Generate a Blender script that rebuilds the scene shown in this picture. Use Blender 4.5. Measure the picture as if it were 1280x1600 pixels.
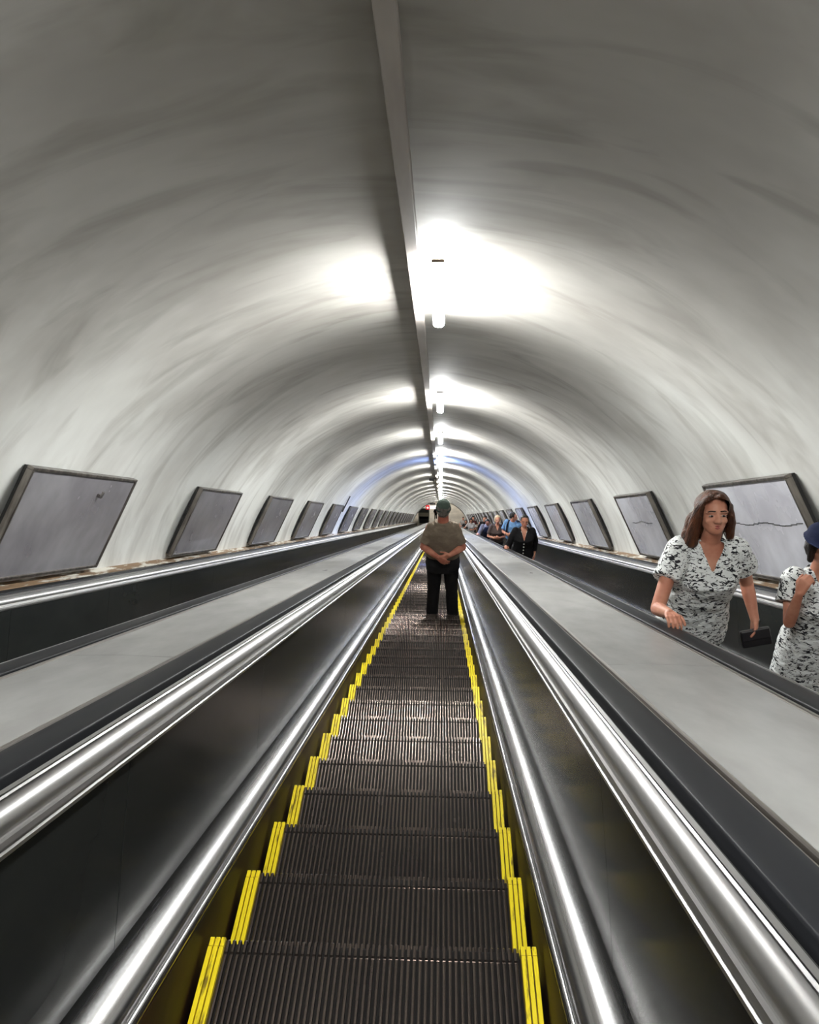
import bpy, bmesh, math, random
from mathutils import Vector, Matrix, noise as mnoise
from math import sin, cos, pi, radians, sqrt

random.seed(7)
SC = bpy.context.scene
COL = SC.collection
for o in list(bpy.data.objects):
    bpy.data.objects.remove(o)

# ------------------------------------------------------------------ frame of the inclined tunnel
# slope frame: X across, Z along the incline (downwards, ahead of the viewer), Y perpendicular to it (down from eye level)
ANG = radians(30)
CA, SA = cos(ANG), sin(ANG)
ZE = 95.0                       # where the escalators meet the lower landing
YN = 1.30                       # line through the step noses
Z0 = SA * ZE + CA * YN          # eye height above the lower landing
PITCH = 0.473
RUN, RISE = PITCH * CA, PITCH * SA
PERIOD = 2.075                  # distance between neighbouring escalators


def W(X, Y, Z):
    return Vector((X, Z * CA - Y * SA, Z0 - Z * SA - Y * CA))


# ------------------------------------------------------------------ camera
F_PX, VPX, VPY, ROLL, CAMX = 1269.0, 691.0, 809.0, radians(-0.551), 0.2008
fwd = Vector(((VPX - 640) / F_PX, (VPY - 800) / F_PX, 1)).normalized()
dwn = Vector((sin(ROLL), cos(ROLL), 0))
dwn = (dwn - fwd * dwn.dot(fwd)).normalized()
rgt = dwn.cross(fwd)
# rows of M turn camera (right, down, forward) into slope (X, Y, Z)
M = Matrix((rgt, dwn, fwd))


def slope_dir(v):
    s = M @ v
    return Vector((s.x, s.z * CA - s.y * SA, -s.z * SA - s.y * CA))


cr, cu, cb = slope_dir(Vector((1, 0, 0))), slope_dir(Vector((0, -1, 0))), slope_dir(Vector((0, 0, -1)))
cam_d = bpy.data.cameras.new('camera')
cam_d.sensor_fit = 'HORIZONTAL'
cam_d.sensor_width = 36
cam_d.lens = 36 * F_PX / 1280
cam_d.clip_start = 0.02
cam_d.clip_end = 300
cam = bpy.data.objects.new('camera', cam_d)
COL.objects.link(cam)
R3 = Matrix((cr, cu, cb)).transposed()
cam.matrix_world = Matrix.Translation(W(CAMX, 0, 0)) @ R3.to_4x4()
SC.camera = cam

# ------------------------------------------------------------------ world, exposure, lamps' strength
wd = bpy.data.worlds.new('world')
SC.world = wd
wd.use_nodes = True
wd.node_tree.nodes['Background'].inputs[0].default_value = (0.6, 0.62, 0.65, 1)
wd.node_tree.nodes['Background'].inputs[1].default_value = 0.02
SC.view_settings.view_transform = 'Standard'
SC.view_settings.look = 'None'
SC.view_settings.gamma = 1
SC.view_settings.use_curve_mapping = False
SC.view_settings.exposure = 0.0
SC.cycles.use_denoising = True
SC.cycles.max_bounces = 8
SC.cycles.diffuse_bounces = 5
SC.cycles.sample_clamp_indirect = 6
LAMP_POWER = 236.0               # emission strength of the fluorescent tubes

# ------------------------------------------------------------------ materials


def srgb(r, g, b):
    def f(c):
        c /= 255
        return c / 12.92 if c <= 0.04045 else ((c + 0.055) / 1.055) ** 2.4
    return (f(r), f(g), f(b), 1)


def mat(name, col, rough=0.5, metal=0.0, spec=0.5, var=None, vscale=(3, 3, 3), vpos=(0.4, 0.65), bump=0.0, bscale=(30, 30, 30), coat=0.0, detail=4, rvar=0.0, place=False):
    m = bpy.data.materials.new(name)
    m.use_nodes = True
    nt = m.node_tree
    b = nt.nodes['Principled BSDF']
    b.inputs['Base Color'].default_value = col
    b.inputs['Roughness'].default_value = rough
    b.inputs['Metallic'].default_value = metal
    b.inputs['Specular IOR Level'].default_value = spec
    b.inputs['Coat Weight'].default_value = coat
    b.inputs['Coat Roughness'].default_value = 0.08
    tc = nt.nodes.new('ShaderNodeTexCoord')
    geo = nt.nodes.new('ShaderNodeNewGeometry')

    def nz(scale, det):
        mp = nt.nodes.new('ShaderNodeMapping')
        mp.inputs['Scale'].default_value = scale
        nt.links.new(geo.outputs['Position'] if place else tc.outputs['Object'], mp.inputs['Vector'])
        n = nt.nodes.new('ShaderNodeTexNoise')
        n.inputs['Scale'].default_value = 1
        n.inputs['Detail'].default_value = det
        n.inputs['Roughness'].default_value = 0.6
        nt.links.new(mp.outputs['Vector'], n.inputs['Vector'])
        return n
    if var:
        n = nz(vscale, detail)
        r = nt.nodes.new('ShaderNodeValToRGB')
        r.color_ramp.elements[0].position = vpos[0]
        r.color_ramp.elements[1].position = vpos[1]
        r.color_ramp.elements[0].color = var
        r.color_ramp.elements[1].color = col
        nt.links.new(n.outputs['Fac'], r.inputs['Fac'])
        nt.links.new(r.outputs['Color'], b.inputs['Base Color'])
        if rvar:
            mr = nt.nodes.new('ShaderNodeMapRange')
            mr.inputs['From Min'].default_value = 0.3
            mr.inputs['From Max'].default_value = 0.7
            mr.inputs['To Min'].default_value = rough + rvar
            mr.inputs['To Max'].default_value = rough - rvar
            nt.links.new(n.outputs['Fac'], mr.inputs['Value'])
            nt.links.new(mr.outputs['Result'], b.inputs['Roughness'])
    if bump:
        n2 = nz(bscale, 3)
        bp = nt.nodes.new('ShaderNodeBump')
        bp.inputs['Strength'].default_value = bump
        bp.inputs['Distance'].default_value = 0.02
        nt.links.new(n2.outputs['Fac'], bp.inputs['Height'])
        nt.links.new(bp.outputs['Normal'], b.inputs['Normal'])
    return m


def emit(name, col, strength, base=(0.8, 0.8, 0.8, 1)):
    m = mat(name, base, 0.3)
    b = m.node_tree.nodes['Principled BSDF']
    b.inputs['Emission Color'].default_value = col
    b.inputs['Emission Strength'].default_value = strength
    return m


def plaster():
    m = mat('tunnel_plaster', srgb(240, 241, 237), 0.62, 0, 0.35, var=srgb(214, 213, 208), vscale=(0.6, 1.1, 0.6), vpos=(0.33, 0.62), detail=4, bump=0.06, bscale=(1.2, 6, 1.2))
    nt = m.node_tree
    b = nt.nodes['Principled BSDF']
    ramp = [n for n in nt.nodes if n.type == 'VALTORGB'][0]
    tc = [n for n in nt.nodes if n.type == 'TEX_COORD'][0]
    # soot smears dragged along the vault
    mp = nt.nodes.new('ShaderNodeMapping')
    mp.inputs['Scale'].default_value = (0.7, 2.3, 0.7)
    nt.links.new(tc.outputs['Object'], mp.inputs['Vector'])
    n = nt.nodes.new('ShaderNodeTexNoise')
    n.inputs['Scale'].default_value = 1
    n.inputs['Detail'].default_value = 4
    n.inputs['Distortion'].default_value = 1.2
    nt.links.new(mp.outputs['Vector'], n.inputs['Vector'])
    r = nt.nodes.new('ShaderNodeValToRGB')
    r.color_ramp.elements[0].position = 0.30
    r.color_ramp.elements[1].position = 0.50
    r.color_ramp.elements[0].color = (0.74, 0.73, 0.715, 1)
    r.color_ramp.elements[1].color = (1, 1, 1, 1)
    nt.links.new(n.outputs['Fac'], r.inputs['Fac'])
    mx = nt.nodes.new('ShaderNodeMix')
    mx.data_type = 'RGBA'
    mx.blend_type = 'MULTIPLY'
    mx.inputs['Factor'].default_value = 1
    nt.links.new(ramp.outputs['Color'], mx.inputs[6])
    nt.links.new(r.outputs['Color'], mx.inputs[7])
    # shade of the crown put into the colour by height, mixed with its soot
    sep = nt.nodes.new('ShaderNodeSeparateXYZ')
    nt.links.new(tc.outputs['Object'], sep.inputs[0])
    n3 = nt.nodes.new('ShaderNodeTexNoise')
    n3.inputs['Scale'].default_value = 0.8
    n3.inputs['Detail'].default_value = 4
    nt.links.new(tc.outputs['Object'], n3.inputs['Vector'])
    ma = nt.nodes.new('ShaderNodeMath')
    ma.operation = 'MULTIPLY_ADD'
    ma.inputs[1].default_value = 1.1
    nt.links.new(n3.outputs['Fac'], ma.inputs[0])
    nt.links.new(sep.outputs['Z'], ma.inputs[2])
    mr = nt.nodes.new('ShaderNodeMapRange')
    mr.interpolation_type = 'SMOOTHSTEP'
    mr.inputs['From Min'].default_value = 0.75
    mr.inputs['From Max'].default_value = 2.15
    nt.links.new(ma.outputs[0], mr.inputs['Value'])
    soot_shade = nt.nodes.new('ShaderNodeMix')
    soot_shade.data_type = 'RGBA'
    soot_shade.blend_type = 'MULTIPLY'
    soot_shade.inputs[7].default_value = (0.47, 0.452, 0.434, 1)
    nt.links.new(mr.outputs['Result'], soot_shade.inputs['Factor'])
    nt.links.new(mx.outputs[2], soot_shade.inputs[6])
    nt.links.new(soot_shade.outputs[2], b.inputs['Base Color'])
    return m


def print_fabric():
    # white cotton with an irregular black print
    m = mat('printed_cotton', srgb(232, 234, 232), 0.8, 0, 0.2, bump=0.5, bscale=(9, 9, 22))
    nt = m.node_tree
    b = nt.nodes['Principled BSDF']
    tc = [n for n in nt.nodes if n.type == 'TEX_COORD'][0]
    cur = None
    for sc, lo, hi, dist in (((16, 16, 36), 0.385, 0.42, 2.2), ((34, 34, 80), 0.385, 0.43, 1.2)):
        mp = nt.nodes.new('ShaderNodeMapping')
        mp.inputs['Scale'].default_value = sc
        mp.inputs['Location'].default_value = (sc[0] * 0.37, 1.3, sc[2] * 0.11)
        nt.links.new(tc.outputs['Object'], mp.inputs['Vector'])
        n = nt.nodes.new('ShaderNodeTexNoise')
        n.inputs['Scale'].default_value = 1
        n.inputs['Detail'].default_value = 2
        n.inputs['Distortion'].default_value = dist
        nt.links.new(mp.outputs['Vector'], n.inputs['Vector'])
        r = nt.nodes.new('ShaderNodeValToRGB')
        r.color_ramp.elements[0].position = lo
        r.color_ramp.elements[1].position = hi
        r.color_ramp.elements[0].color = srgb(38, 38, 42)
        r.color_ramp.elements[1].color = srgb(232, 234, 232)
        nt.links.new(n.outputs['Fac'], r.inputs['Fac'])
        if cur is None:
            cur = r.outputs['Color']
        else:
            mx = nt.nodes.new('ShaderNodeMix')
            mx.data_type = 'RGBA'
            mx.blend_type = 'DARKEN'
            mx.inputs['Factor'].default_value = 1
            nt.links.new(cur, mx.inputs[6])
            nt.links.new(r.outputs['Color'], mx.inputs[7])
            cur = mx.outputs[2]
    nt.links.new(cur, b.inputs['Base Color'])
    return m


MT = {}
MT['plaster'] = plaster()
MT['duct'] = mat('duct_paint', srgb(176, 170, 164), 0.5, var=srgb(150, 142, 136), vscale=(3, 0.6, 3))
MT['chrome'] = mat('polished_steel', srgb(190, 190, 191), 0.26, 1.0, var=srgb(156, 154, 153), vscale=(30, 0.25, 30), rvar=0.04)
MT['rail_steel'] = mat('rail_steel', srgb(196, 196, 196), 0.36, 1.0, var=srgb(168, 166, 165), vscale=(30, 0.25, 30), rvar=0.04)
MT['chrome_dull'] = mat('brushed_steel', srgb(186, 182, 178), 0.3, 1.0, var=srgb(140, 134, 130), vscale=(60, 0.3, 60))
MT['dark_trim'] = mat('tarnished_trim', srgb(96, 86, 78), 0.4, 0.8, var=srgb(58, 50, 44), vscale=(20, 0.4, 20))
MT['groove'] = mat('shadow_gap_lining', srgb(24, 23, 22), 0.6)
MT['panel'] = mat('dark_laminate', srgb(40, 42, 41), 0.2, 0, 0.05, var=srgb(34, 36, 36), vscale=(2, 1, 2))
MT['rubber'] = mat('handrail_rubber', srgb(29, 30, 33), 0.40, 0, 0.05, var=srgb(29, 30, 32), vscale=(8, 0.3, 8))
MT['deck'] = mat('painted_deck', srgb(148, 148, 146), 0.34, 0, 0.4, var=srgb(129, 128, 126), vscale=(2.6, 0.9, 1), vpos=(0.35, 0.6), detail=5, rvar=0.08)
MT['skirt'] = mat('oily_skirt', srgb(46, 22, 10), 0.5, 0.0, 0.2, var=srgb(16, 10, 8), vscale=(2, 1.5, 3), vpos=(0.38, 0.66), detail=5)
MT['ledge'] = mat('worn_ledge', srgb(150, 128, 104), 0.6, 0, 0.3, var=srgb(92, 78, 66), vscale=(8, 1.6, 8))
MT['chip'] = mat('flaking_paint', srgb(206, 202, 192), 0.7, 0, 0.3, var=srgb(128, 104, 80), vscale=(14, 3.0, 14), vpos=(0.49, 0.58), detail=6)
MT['cleat'] = mat('cleated_aluminium', srgb(130, 118, 111), 0.24, 0.8, 0.5, var=srgb(92, 82, 77), vscale=(5, 2.2, 2.2), vpos=(0.3, 0.7), rvar=0.06, place=True)
MT['cleat_root'] = mat('grimy_groove', srgb(17, 14, 13), 0.7, 0.0, 0.15)
MT['yellow'] = mat('yellow_border_paint', srgb(238, 214, 22), 0.45, 0, 0.4, var=srgb(120, 98, 16), vscale=(60, 9, 9), vpos=(0.33, 0.45), detail=5, place=True)
MT['yellow_grime'] = mat('grimy_yellow_root', srgb(130, 108, 20), 0.6, 0, 0.2, var=srgb(54, 44, 16), vscale=(40, 9, 9), place=True)
MT['trough'] = mat('dark_trough', srgb(22, 20, 18), 0.8)
MT['frame'] = mat('poster_frame_metal', srgb(138, 132, 126), 0.35, 0.8, var=srgb(96, 90, 85), vscale=(20, 3, 20))
MT['sheet_pale'] = mat('pale_poster_sheet', srgb(218, 219, 226), 0.26, 0, 0.5, var=srgb(184, 183, 191), vscale=(1.5, 1.2, 1.5), bump=0.3, bscale=(2.2, 2.6, 2.2), rvar=0.05)
MT['sheet'] = mat('poster_sheet', srgb(152, 150, 154), 0.24, 0, 0.6, var=srgb(128, 125, 130), vscale=(1.5, 1.2, 1.5), bump=0.35, bscale=(2.2, 2.6, 2.2), rvar=0.06)
MT['lamp'] = emit('tube_light', (0.985, 1.0, 0.985, 1), LAMP_POWER)
MT['lamp_blue'] = emit('tube_light_blue', (0.30, 0.45, 1.0, 1), LAMP_POWER * 0.8)
MT['fixture'] = mat('fixture_enamel', srgb(206, 202, 194), 0.4)
MT['bracket'] = mat('fixture_bracket', srgb(78, 66, 54), 0.5, 0.5)
MT['landing'] = mat('landing_stone', srgb(206, 198, 184), 0.35, 0, 0.5, var=srgb(180, 172, 160), vscale=(1, 1, 1))
MT['skin'] = mat('skin', srgb(206, 150, 124), 0.5, 0, 0.4, var=srgb(186, 122, 98), vscale=(7, 7, 7))
MT['skin_red'] = mat('sunburnt_skin', srgb(190, 128, 104), 0.5, 0, 0.4, var=srgb(160, 92, 74), vscale=(8, 8, 8))
MT['lip'] = mat('lips_skin', srgb(160, 82, 76), 0.4)
MT['eye'] = mat('eye_white', srgb(150, 138, 132), 0.25)
MT['iris'] = mat('iris_dark', srgb(40, 30, 26), 0.15)
MT['shoe'] = mat('dark_shoe', srgb(30, 28, 28), 0.5)
MT['black_cloth'] = mat('black_cloth', srgb(26, 25, 27), 0.8, 0, 0.25, bump=0.4, bscale=(10, 10, 10))
MT['print'] = print_fabric()


def cloth(name, r, g, b):
    return mat(name, srgb(r, g, b), 0.85, 0, 0.2, var=srgb(r * 0.86, g * 0.86, b * 0.86), vscale=(6, 6, 9), bump=0.5, bscale=(8, 8, 12))


def hair_mat(name, c, c2):
    return mat(name, srgb(*c), 0.42, 0, 0.4, var=srgb(*c2), vscale=(45, 45, 6), vpos=(0.35, 0.65), bump=0.7, bscale=(90, 90, 8))


# ------------------------------------------------------------------ object helpers


def link(name, me, material=None, parent=None, smooth=False):
    o = bpy.data.objects.new(name, me)
    COL.objects.link(o)
    if material is not None and len(me.materials) == 0:
        me.materials.append(material)
    if smooth:
        for p in me.polygons:
            p.use_smooth = True
    if parent is not None:
        o.parent = parent
    return o


def tag(o, label, cat, group=None, kind=None):
    o['label'] = label
    o['category'] = cat
    if group:
        o['group'] = group
    if kind:
        o['kind'] = kind
    return o


def empty(name, loc=(0, 0, 0), rot=(0, 0, 0)):
    o = bpy.data.objects.new(name, None)
    COL.objects.link(o)
    o.empty_display_size = 0.2
    o.location = loc
    o.rotation_euler = rot
    return o


def slope_root(name, X=0, Y=0, Z=0):
    """Empty whose axes are the slope's: local (x, y, z) = (X, Z, -Y)."""
    return empty(name, W(X, Y, Z), (-ANG, 0, 0))


def pymesh(name, verts, faces):
    me = bpy.data.meshes.new(name)
    me.from_pydata([tuple(v) for v in verts], [], faces)
    me.update()
    return me


def fix_normals(me):
    bm = bmesh.new()
    bm.from_mesh(me)
    bmesh.ops.recalc_face_normals(bm, faces=bm.faces)
    bm.to_mesh(me)
    bm.free()
    return me


def extrude(name, prof, z0, z1, closed=True, nseg=1):
    """prof: list of (X, Y) in the slope's cross-section; runs from z0 to z1 along the slope."""
    n = len(prof)
    vs, fs = [], []
    for k in range(nseg + 1):
        z = z0 + (z1 - z0) * k / nseg
        vs += [(x, z, -y) for x, y in prof]
    rng = range(n) if closed else range(n - 1)
    for k in range(nseg):
        for i in rng:
            j = (i + 1) % n
            fs.append((k * n + i, k * n + j, (k + 1) * n + j, (k + 1) * n + i))
    if closed:
        fs.append(tuple(range(n)))
        fs.append(tuple(nseg * n + i for i in range(n)))
    return fix_normals(pymesh(name, vs, fs))


def smooth_by_angle(me, deg=35):
    for p in me.polygons:
        p.use_smooth = True
    bm = bmesh.new()
    bm.from_mesh(me)
    lim = radians(deg)
    for e in bm.edges:
        if len(e.link_faces) == 2:
            e.smooth = e.calc_face_angle(0) < lim
        else:
            e.smooth = False
    bm.to_mesh(me)
    bm.free()
    return me


def box_bm(bm, c, s, rot=None):
    m = Matrix.Translation(Vector(c)) @ (rot.to_4x4() if rot else Matrix.Identity(4)) @ Matrix.Diagonal((s[0], s[1], s[2], 1))
    return bmesh.ops.create_cube(bm, size=1, matrix=m)['verts']


def bm_mesh(name, bm, bevel=0.0, seg=2):
    if bevel:
        bmesh.ops.bevel(bm, geom=list(bm.edges), offset=bevel, segments=seg, affect='EDGES', profile=0.5)
    me = bpy.data.meshes.new(name)
    bm.to_mesh(me)
    bm.free()
    return me


def boxes(name, items, bevel=0.0):
    bm = bmesh.new()
    for c, s in items:
        box_bm(bm, c, s)
    return bm_mesh(name, bm, bevel)


# ------------------------------------------------------------------ the setting: tunnel shell, landing
YC, RT = 1.35, 3.115            # centre and radius of the vault's cross-section
ZA, ZB = -12.0, 90.0


def arc(y_from, y_to, side, r, n):
    """points of the circle on one side between two depths Y"""
    a0, a1 = math.asin((YC - y_from) / r), math.asin((YC - y_to) / r)
    return [(side * r * cos(a0 + (a1 - a0) * i / n), YC - r * sin(a0 + (a1 - a0) * i / n)) for i in range(n + 1)]


def shell(name, inner):
    """closed section: the inner arc and the same arc pushed outwards"""
    outer = []
    for x, y in reversed(inner):
        d = Vector((x, y - YC)).normalized()
        outer.append((x + d.x * 0.2, y + d.y * 0.2))
    me = extrude(name, inner + outer, ZA, ZB, True, 1)
    smooth_by_angle(me, 30)
    r = slope_root('tmp')
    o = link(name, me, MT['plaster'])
    o.location, o.rotation_euler = r.location, r.rotation_euler
    bpy.data.objects.remove(r)
    o['kind'] = 'structure'
    return o


Y_SPLIT = -0.75
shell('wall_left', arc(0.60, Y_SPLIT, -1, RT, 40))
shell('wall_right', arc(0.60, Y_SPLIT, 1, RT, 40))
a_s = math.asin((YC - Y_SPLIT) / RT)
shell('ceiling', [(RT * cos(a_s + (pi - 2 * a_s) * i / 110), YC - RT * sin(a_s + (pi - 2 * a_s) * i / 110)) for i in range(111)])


def struct(name, me, m):
    o = link(name, me, m)
    o['kind'] = 'structure'
    return o


yb = ZE * CA - YN * SA           # world y where the incline ends
o = struct('wall_back', extrude('wall_back', [(-3.6, -2.1), (3.6, -2.1), (3.6, 2.2), (-3.6, 2.2)], ZA - 0.2, ZA), MT['plaster'])
o.location, o.rotation_euler = W(0, 0, 0), (-ANG, 0, 0)
struct('floor', boxes('floor', [((0, yb + 12.0, -0.1), (9, 24, 0.2))]), MT['landing'])
hall = [((-4.55, yb + 10, 2.9), (0.2, 28, 5.8)), ((4.55, yb + 10, 2.9), (0.2, 28, 5.8))]
struct('wall_left.001', boxes('hall_wall', [hall[0]]), MT['plaster'])
struct('wall_right.001', boxes('hall_wall', [hall[1]]), MT['plaster'])
struct('wall_front', boxes('hall_end', [((0, yb + 24.1, 2.9), (9.3, 0.2, 5.8))]), MT['plaster'])
struct('ceiling.001', boxes('hall_ceiling', [((0, yb + 10, 5.9), (9.3, 28, 0.2))]), MT['plaster'])

# worn plaster strip at the foot of each wall
for s, nm in ((-1, 'left'), (1, 'right')):
    pr = [(s * x, y) for x, y in ((2.893, 0.565), (2.893, 0.535), (2.955, 0.523), (3.03, 0.485), (3.10, 0.485), (3.10, 0.60), (2.95, 0.60))]
    o = struct('baseboard_' + nm, extrude('baseboard_' + nm, pr, ZA, ZB), MT['chip'])
    o.location, o.rotation_euler = W(0, 0, 0), (-ANG, 0, 0)

# ------------------------------------------------------------------ cable duct along the crown
duct = slope_root('cable_duct', 0, 0, 0)
tag(duct, 'long grey square cable duct running down the crown of the vault', 'cable duct')
zs = [-8, 9.0, 20.0, 31, 44, 57, 70, 84]
bends = [0, 0, -0.012, -0.03, -0.05, -0.06, -0.07, -0.08]
for i in range(7):
    vs, fs = [], []
    for z, b in ((zs[i] + 0.004, bends[i]), (zs[i + 1], bends[i + 1])):
        vs += [(x + b, z, -y) for x, y in ((-0.047, -1.78), (-0.047, -1.689), (-0.043, -1.685), (0.028, -1.685), (0.032, -1.689), (0.032, -1.78))]
    n = 6
    for k in range(n):
        fs.append((k, (k + 1) % n, n + (k + 1) % n, n + k))
    fs += [tuple(range(n)), tuple(range(n, 2 * n))]
    link('duct_section', fix_normals(pymesh('duct_section', vs, fs)), MT['duct'], duct)

# ------------------------------------------------------------------ fluorescent lamps
LY = -1.632
lamp_z = [-5.0, 0.4, 6.05, 11.6, 16.8, 21.85, 24.5, 27.4, 33.0, 38.6, 44, 49.7, 55.4, 61.1, 66.8, 72.5, 78.2, 84]
ORD = ['first', 'second', 'third', 'fourth', 'fifth', 'sixth', 'seventh', 'eighth', 'ninth', 'tenth', 'eleventh', 'twelfth',
       'thirteenth', 'fourteenth', 'fifteenth', 'sixteenth', 'seventeenth', 'eighteenth', 'nineteenth', 'twentieth', 'twenty-first', 'twenty-second']


def diffuser_mesh():
    pr = []
    for i in range(16):
        a = 2 * pi * i / 16
        pr.append((0.048 * (abs(cos(a)) ** 0.7) * (1 if cos(a) >= 0 else -1), 0.045 * (abs(sin(a)) ** 0.8) * (1 if sin(a) >= 0 else -1)))
    vs, fs = [], []
    secs = [(-0.74, 0.55), (-0.735, 0.85), (-0.715, 1), (0.715, 1), (0.735, 0.85), (0.74, 0.55)]
    for z, k in secs:
        vs += [(x * k, z, -y * k) for x, y in pr]
    for s in range(len(secs) - 1):
        for i in range(16):
            fs.append((s * 16 + i, s * 16 + (i + 1) % 16, (s + 1) * 16 + (i + 1) % 16, (s + 1) * 16 + i))
    fs += [tuple(range(16)), tuple(len(vs) - 16 + i for i in range(16))]
    return fix_normals(pymesh('diffuser', vs, fs))


me_dif = smooth_by_angle(diffuser_mesh(), 40)
me_dif.materials.append(MT['lamp'])
me_difb = me_dif.copy()
me_difb.materials[0] = MT['lamp_blue']
me_house = boxes('housing', [((0, 0.1, 0.060), (0.092, 0.92, 0.026)), ((0, 0.1, 0.098), (0.05, 0.90, 0.06))], 0.004)
me_house.materials.append(MT['fixture'])
me_brk = boxes('bracket', [((0, 0, 0.046), (0.086, 0.024, 0.024))], 0.004)
me_brk.materials.append(MT['bracket'])
vis = 0
for i, z in enumerate(lamp_z):
    lx = 0.157 - 0.0012 * max(0, z - 12)
    r = slope_root('fluorescent_lamp', lx, LY, z)
    blue = abs(z - 24.5) < 0.1
    if z < 1:
        lab = 'fluorescent tube lamp on the crown %s' % ('just above the viewer' if z > 0 else 'behind the viewer')
    elif blue:
        lab = 'bluish fluorescent tube lamp casting a blue band on the vault'
    else:
        lab = '%s white fluorescent tube lamp down the crown of the vault' % ORD[vis]
        vis += 1
    tag(r, lab, 'lamp', 'fluorescent lamps along the crown of the tunnel')
    link('diffuser', me_difb if blue else me_dif, None, r)
    link('housing', me_house, None, r)
    for s in (-0.745, 0.725):
        link('bracket', me_brk, None, r).location = (0, s, 0)

# ------------------------------------------------------------------ poster panels on both walls


def wall_frame(side, zc, w, yt=-0.345, ybm=0.445):
    """matrix of a panel lying as a chord against the vault: local x along the slope, y up the wall, z out of the wall"""
    def px(y):
        return sqrt(RT * RT - (YC - y) ** 2)
    top = Vector((side * px(yt), zc, -yt))
    bot = Vector((side * px(ybm), zc, -ybm))
    up = (top - bot)
    h = up.length
    up.normalize()
    ax = Vector((0, -side, 0)) if side < 0 else Vector((0, -1, 0))
    ax = Vector((0, 1, 0)) if side < 0 else Vector((0, -1, 0))
    nrm = ax.cross(up)
    m = Matrix((ax, up, nrm)).transposed().to_4x4()
    m.translation = (top + bot) / 2
    return m, h


def poster_meshes(w, h, sheet):
    t = 0.024
    fr = [((0, h / 2 - t / 2, 0.012), (w, t, 0.05)), ((0, -h / 2 + t / 2, 0.012), (w, t, 0.05)),
          ((-w / 2 + t / 2, 0, 0.012), (t, h - 2 * t, 0.05)), ((w / 2 - t / 2, 0, 0.012), (t, h - 2 * t, 0.05))]
    a = boxes('frame', fr, 0.004)
    a.materials.append(MT['frame'])
    b = boxes('poster_sheet', [((0, 0, 0.012), (w - 2 * t, h - 2 * t, 0.02))])
    b.materials.append(sheet)
    c = boxes('backing', [((0, 0, -0.02), (w - 0.02, h - 0.02, 0.04))])
    c.materials.append(MT['groove'])
    return a, b, c


S0 = Matrix.Rotation(-ANG, 4, 'X')
S0.translation = W(0, 0, 0)
pm = {}
for side, z_first, pitch, wid, cnt, where in ((-1, 6.28, 3.87, 1.86, 20, 'beside the empty escalator'), (1, 6.55, 3.79, 1.78, 20, 'beside the crowded escalator')):
    _, hh = wall_frame(side, 0, wid)
    pm[side] = poster_meshes(wid, hh, MT['sheet'] if side < 0 else MT['sheet_pale'])
    for i in range(-1, cnt):
        z = z_first + pitch * i
        m, h = wall_frame(side, z, wid)
        r = empty('poster_panel')
        r.matrix_world = S0 @ m @ Matrix.Translation((0, 0, 0.045))
        if i < 0:
            lab = 'grey framed poster panel on wall %s, level with the viewer' % where
        else:
            lab = '%s grey framed poster panel down the wall %s' % (ORD[i], where)
        tag(r, lab, 'poster panel', 'poster panels on the wall ' + where)
        a, b, c = pm[side]
        link('frame', a, None, r)
        link('poster_sheet', b, None, r)
        link('backing', c, None, r)
        if side < 0 and i == 0:
            bm = bmesh.new()
            box_bm(bm, (0.28, 0.26, 0.035), (0.03, 0.03, 0.03))
            box_bm(bm, (0.28, 0.275, 0.055), (0.018, 0.06, 0.016))
            link('hook', bm_mesh('hook', bm, 0.004), MT['chrome_dull'], r)['label'] = 'small bright hook near the top edge'
        if side > 0 and i in (0, 1):
            bm = bmesh.new()
            n = 16
            for k in range(n):
                x0 = -0.8 + 1.6 * k / n
                if i == 1 and (x0 < -0.5 or x0 > 0.45):
                    continue
                box_bm(bm, (x0 + 0.05, (0.06 if i == 0 else 0.05) + 0.012 * sin(k * 0.9 + i), 0.023), (0.104, 0.005, 0.004))
            link('crack', bm_mesh('crack', bm), MT['groove'], r)['label'] = 'thin dark crack across the sheet'
        if side < 0 and i == 4:
            bm = bmesh.new()
            box_bm(bm, (0.93, 0.50, 0.06), (0.05, 0.50, 0.03), Matrix.Rotation(radians(-14), 3, 'Z'))
            link('loose_strip', bm_mesh('loose_strip', bm, 0.004), MT['groove'], r)['label'] = 'dark loose strip sticking up past the frame corner'

# ------------------------------------------------------------------ escalators
Z_S0, Z_S1 = -3.0, ZE


def ellip(cx, cy, rx, ry, a0, a1, n):
    return [(cx + rx * cos(radians(a0 + (a1 - a0) * i / n)), cy + ry * sin(radians(a0 + (a1 - a0) * i / n))) for i in range(n + 1)]


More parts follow.
